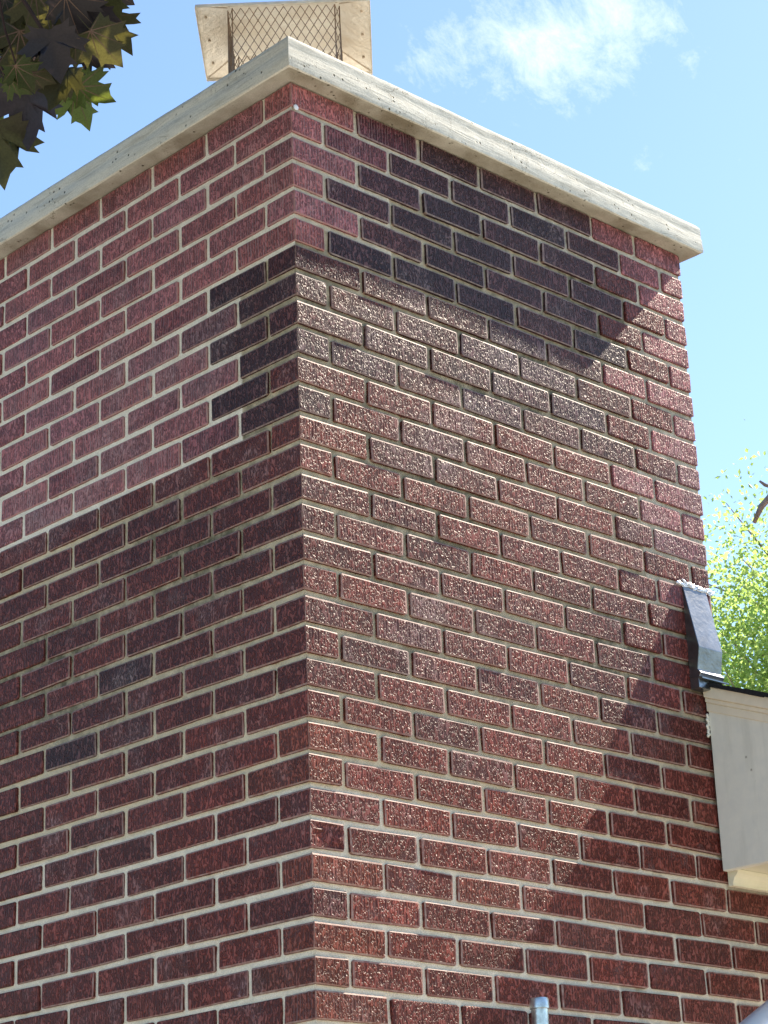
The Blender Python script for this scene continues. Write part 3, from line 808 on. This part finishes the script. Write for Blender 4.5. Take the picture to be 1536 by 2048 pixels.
# ------------------------------------------------------------------ maple with large dark leaves
def leaf_mesh(seed):
    r = random.Random(seed)
    half = [(.12, -.07), (.26, -.09), (.44, -.17), (.42, -.02), (.57, .01), (.47, .14), (.57, .24), (.80, .36), (.62, .41), (.67, .57), (.48, .50), (.33, .43), (.32, .62), (.41, .79), (.26, .76), (.16, .88)]
    def jj(): return [(x+r.uniform(-.025, .025), y+r.uniform(-.025, .025)) for x, y in half]
    ring = [(0, 0)] + jj() + [(0, 1.14)] + [(-x, y) for x, y in jj()][::-1]
    fold = r.uniform(.10, .45); droop = r.uniform(.1, .6); curl = r.uniform(-.3, .35); tw_ = r.uniform(-.25, .25)
    C0 = (0, .22)
    def h(x, y):
        ang_ = math.atan2(x, y+.05)
        return -fold*abs(x)**1.3 - droop*max(0, y)**2*.5 + curl*x*x + tw_*x*y - .045*abs(math.sin(ang_*2.6))*min(1, math.hypot(x, y)*1.6)
    V = [(C0[0], C0[1], h(*C0))]; F = []; n_ = len(ring); LV = (.34, .68, 1.0)
    for l_ in LV:
        for (x, y) in ring:
            X, Y = C0[0]+(x-C0[0])*l_, C0[1]+(y-C0[1])*l_
            V.append((X, Y, h(X, Y)))
    for i in range(n_): F.append((0, 1+i, 1+(i+1) % n_))
    for l_ in range(len(LV)-1):
        for i in range(n_):
            a = 1+l_*n_+i; b_ = 1+l_*n_+(i+1) % n_; F.append((a, a+n_, b_+n_, b_))
    # leaf stalk
    k0 = len(V); V += [(-.008, .02, -.002), (.008, .02, -.002), (.005, -.45, .06), (-.005, -.45, .06)]; F.append((k0, k0+1, k0+2, k0+3))
    # veins: raised strips from the base to the tips of the lobes
    nf = len(F)
    for (tx_, ty_) in ((0, 1.05), (.36, .72), (-.36, .72), (.70, .34), (-.70, .34), (.38, -.12), (-.38, -.12)):
        pv = []
        for q in range(5):
            u = q/4; x, y = tx_*u, .02+(ty_-.02)*u; w_ = .013*(1-u)+.002
            nx_, ny_ = -ty_, tx_; l_ = math.hypot(nx_, ny_); nx_, ny_ = nx_/l_*w_, ny_/l_*w_
            for sg in (-1, 1):
                X, Y = x+nx_*sg, y+ny_*sg; V.append((X, Y, h(X, Y)+.008)); pv.append(len(V)-1)
        for q in range(4): F.append((pv[2*q], pv[2*q+1], pv[2*q+3], pv[2*q+2]))
    me = mesh('leaf', V, F, True); me.materials.append(M_MAPLE); me.materials.append(M_VEIN)
    me.polygons.foreach_set('material_index', [0]*nf+[1]*(len(F)-nf)); return me
leaves = [leaf_mesh(i) for i in range(6)]
leavesg = []; leavesp = []
for l in leaves:
    l2 = l.copy(); l2.materials[0] = M_MAPLEG; leavesg.append(l2)
    l2 = l.copy(); l2.materials[0] = M_MAPLEP; leavesp.append(l2)
maple = empty('maple_tree', (-2.7, 1.3, 0), 'maple with large dark purple green leaves hanging left of the chimney', 'tree')
MO_ = Vector((-2.7, 1.3, 0))
tk = MB()
tk.tube([(0, 0, 0), (.03, .02, 1.2), (-.02, .05, 2.6), (.05, 0, 4.4), (.1, -.1, 6.2)], [.19, .14, .12, .09, .05], 14)
obj('trunk', tk.mesh('trunk', True), M_BARK, maple)
D0 = 3.6
hub = at(-60, -260, D0)
br_ = MB()
br_.tube([Vector((0, .03, 3.0)), (hub-MO_)*.45+Vector((0, 0, 2.0)), hub-MO_+Vector((-.15, .1, .12)), hub-MO_], [.05, .035, .018, .012], 10)
br_.tube([Vector((0, 0, 3.6)), Vector((.8, -.9, 4.3)), Vector((1.7, -1.7, 4.6)), Vector((2.1, -2.0, 4.55))], [.05, .035, .018, .006], 10)
obj('branch', br_.mesh('branch', True), M_BARK, maple)
tw = MB()
def twig(pts, r0, r1):
    n_ = len(pts); tw.tube([Vector(p_)-MO_ for p_ in pts], [r0+(r1-r0)*i/(n_-1) for i in range(n_)], 6)
twig([hub, at(-20, -100, D0), at(60, 20, D0), at(110, 100, D0-.02), at(150, 175, D0-.03)], .006, .0015)
twig([at(-20, -100, D0), at(10, 60, D0+.05), at(48, 178, D0+.03)], .003, .0012)
twig([at(-20, -100, D0), at(80, -60, D0+.05), at(170, -20, D0+.06), at(220, 30, D0+.05)], .003, .0012)
twig([at(-30, -60, D0), at(-30, 120, D0), at(-12, 240, D0)], .003, .0012)
obj('twig', tw.mesh('twig', True), M_TWIG, maple)
def put_leaf(px, py, size_px, ang_img, tiltx=0., tilty=0., dist=D0, green=False, back=False, variant=None):
    """base of the blade at a pixel; ang_img: direction the tip points, degrees clockwise from up in the picture"""
    base = at(px, py, dist); a = math.radians(ang_img)
    tip = (RT*math.sin(a) + UP*math.cos(a))
    nrm = -Fw
    y_ = (tip + Fw*math.tan(tiltx)).normalized(); z_ = (nrm - y_*nrm.dot(y_)).normalized()
    x_ = y_.cross(z_)
    q_ = Matrix.Rotation(tilty, 3, y_); x_ = q_ @ x_; z_ = q_ @ z_
    if back: x_, z_ = -x_, -z_
    sc = size_px*dist/FOC
    ms = leavesg if green else (leavesp if random.random() < .4 else leaves)
    o = bpy.data.objects.new('leaf', random.choice(ms) if variant is None else ms[variant])
    R3 = Matrix((x_, y_, z_)).transposed().to_4x4()
    o.matrix_local = Matrix.Translation(base-MO_) @ R3 @ Matrix.Scale(sc, 4)
    link(o, maple)
# hand-placed leaves along the lower outline
L_ = [(50, 178, 108, 176, .2, .1, 0), (148, 178, 80, 158, .3, -.3, 1), (155, 172, 78, 115, .4, .5, 1), (135, 135, 85, 200, .1, .2, 0),
      (180, 60, 85, 140, .1, .2, 0), (205, 30, 88, 150, .3, .7, 0), (100, 60, 95, 170, .2, -.1, 0), (40, 60, 100, 190, .1, .1, 0), (30, 130, 62, 150, .4, .3, 1),
      (-8, 245, 118, 178, .2, -.5, 0), (-5, 120, 70, 160, .2, .3, 0), (70, 120, 70, 150, .3, -.4, 0), (10, 20, 95, 160, .2, .2, 0), (150, 40, 85, 180, .1, -.2, 0),
      (130, -10, 95, 165, .2, .3, 0), (190, -30, 90, 150, .3, 0, 0), (70, -20, 100, 175, .1, .2, 0), (215, -25, 60, 120, .5, .4, 0), (100, 100, 60, 210, .6, 0, 0),
      (20, 160, 50, 120, .5, 0, 1), (170, 100, 62, 120, .2, .2, 0), (160, 20, 80, 100, .3, .6, 0), (195, 75, 60, 165, .2, .5, 0), (60, 145, 55, 110, .5, .2, 0), (-20, 170, 75, 165, .3, .2, 1),
      (125, 150, 45, 165, .3, .2, 0)]
for i, (px, py, sz, an_, tx, ty, gr) in enumerate(L_):
    put_leaf(px, py, sz, an_, tx, ty, D0+random.uniform(-.12, .16), bool(gr), back=(i % 3 == 0))
for i in range(30):
    px = random.uniform(-60, 195); py = random.uniform(-90, 110-.25*max(0, px)); 
    put_leaf(px, py, random.uniform(50, 85), random.uniform(110, 250), random.uniform(-.5, .6), random.uniform(-.7, .7), D0+random.uniform(.05, .35), random.random() < .2)
# the rest of the crown, outside the picture: it shades the leaves in view
def scatter(n_, centre, rad, size, test, ms, seed):
    r = np.random.default_rng(seed); V = []; Fc = []
    base = [(np.array([v.co[:] for v in me.vertices]), [tuple(p_.vertices) for p_ in me.polygons]) for me in ms]
    k_ = 0; tries = 0
    while k_ < n_ and tries < n_*30:
        tries += 1
        d = r.normal(size=3); d /= np.linalg.norm(d); p_ = np.array(centre)+d*np.array(rad)*r.random()**(1/2.6)
        if not test(p_): continue
        q_ = r.normal(size=4); q_ /= np.linalg.norm(q_); w, x, y, z = q_
        R3 = np.array([[1-2*(y*y+z*z), 2*(x*y-z*w), 2*(x*z+y*w)], [2*(x*y+z*w), 1-2*(x*x+z*z), 2*(y*z-x*w)], [2*(x*z-y*w), 2*(y*z+x*w), 1-2*(x*x+y*y)]])
        bv, bf = base[r.integers(len(base))]; s_ = size*r.uniform(.7, 1.25)
        vv = (bv*s_) @ R3.T + p_
        b0 = len(V); V.extend(vv.tolist()); Fc.extend([tuple(i_+b0 for i_ in f) for f in bf]); k_ += 1
    return V, Fc
def off_frame(p_):
    x, y = pix(p_)
    if p_[0] > -.25 and p_[2] < TOP+1.2: return False
    return not (-110 < x < 1650 and -110 < y < 2160)
V, Fc = scatter(1500, (-1.7, -.1, TOP+.85), (1.7, 1.7, 1.1), .10, off_frame, leaves, 3)
V2, F2 = scatter(500, hub+SUN*.65, (.55, .5, .5), .09, off_frame, leaves, 5)
b0 = len(V); V += V2; Fc += [tuple(i+b0 for i in f) for f in F2]
me = mesh('crown', [Vector(v)-MO_ for v in V], Fc, True); o = obj('crown', me, M_MAPLE, maple); o['kind'] = 'stuff'

# ------------------------------------------------------------------ tree beyond the roof
TO = at(1625, 1400, 12.5); TO.z = 0
tree = empty('leafy_tree', TO, 'bright yellow green tree with small leaves beyond the roof', 'tree')
lv = bpy.data.meshes.new('small_leaf'); lv.from_pydata([(0, 0, 0), (.32, .45, .03), (0, 1, -.08), (-.32, .45, .03)], [], [(0, 1, 2), (0, 2, 3)])
cc_ = at(1600, 1500, 13.0); 
tb_ = MB()
tips = []
rr_ = random.Random(4)
tb_.tube([(0, 0, 0), (.05, .02, 1.2), (.0, .0, 2.2), (-.05, .05, 4.0), (-.05, 0, 5.7)], [.13, .10, .085, .06, .015], 10)
obj('trunk', tb_.mesh('trunk', True), M_BARK, tree)
bt = MB()
for i in range(60):
    h0 = rr_.uniform(2.0, 5.35); a = rr_.uniform(0, 2*math.pi); ln = rr_.uniform(.8, 1.9)*(1.1-.11*h0); el = rr_.uniform(.35, 1.1)
    p0 = Vector((-.02*h0, 0, h0)); d_ = Vector((math.cos(a)*math.cos(el), math.sin(a)*math.cos(el), math.sin(el)))
    pts = [p0, p0+d_*ln*.5+Vector((rr_.uniform(-.1, .1), rr_.uniform(-.1, .1), .03)), p0+d_*ln+Vector((0, 0, .12))]
    bt.tube(pts, [.016, .008, .002], 5)
    for j in range(16): 
        u = rr_.uniform(.25, 1.05); tips.append(p0+d_*ln*u+Vector((rr_.gauss(0, .13), rr_.gauss(0, .13), rr_.gauss(0, .13))))
obj('branch', bt.mesh('branch', True), M_DEAD, tree)
r = np.random.default_rng(8); V = []; Fc = []
bv = np.array([v.co[:] for v in lv.vertices])
for tp in tips:
    for j in range(56):
        q_ = r.normal(size=4); q_ /= np.linalg.norm(q_); w, x, y, z = q_
        R3 = np.array([[1-2*(y*y+z*z), 2*(x*y-z*w), 2*(x*z+y*w)], [2*(x*y+z*w), 1-2*(x*x+z*z), 2*(y*z-x*w)], [2*(x*z-y*w), 2*(y*z+x*w), 1-2*(x*x+y*y)]])
        vv = (bv*r.uniform(.022, .042)) @ R3.T + np.array(tp) + r.normal(size=3)*.10
        b0 = len(V); V.extend(vv.tolist()); Fc += [(b0, b0+1, b0+2), (b0, b0+2, b0+3)]
o = obj('crown', mesh('crown', V, Fc), M_GREEN, tree); o['kind'] = 'stuff'
# bare broken limb that shows at the picture's right edge
dl = MB()
P0, P1, P2, P3 = [at(x, y, 11.5) for x, y in ((1508, 1046), (1522, 1014), (1548, 985), (1640, 930))]
dl.tube([P0-TO, P1-TO, P2-TO, P3-TO, P3+Vector((.4, -.1, -.5))-TO, Vector((0, 0, 3.3))], [.010, .016, .018, .022, .03, .04], 8)
dl.tube([P2-TO, at(1546, 975, 11.5)-TO, at(1530, 970, 11.5)-TO, at(1519, 962, 11.5)-TO], [.014, .011, .010, .006], 6)
obj('dead_limb', dl.mesh('dead_limb', True), M_DEAD, tree)
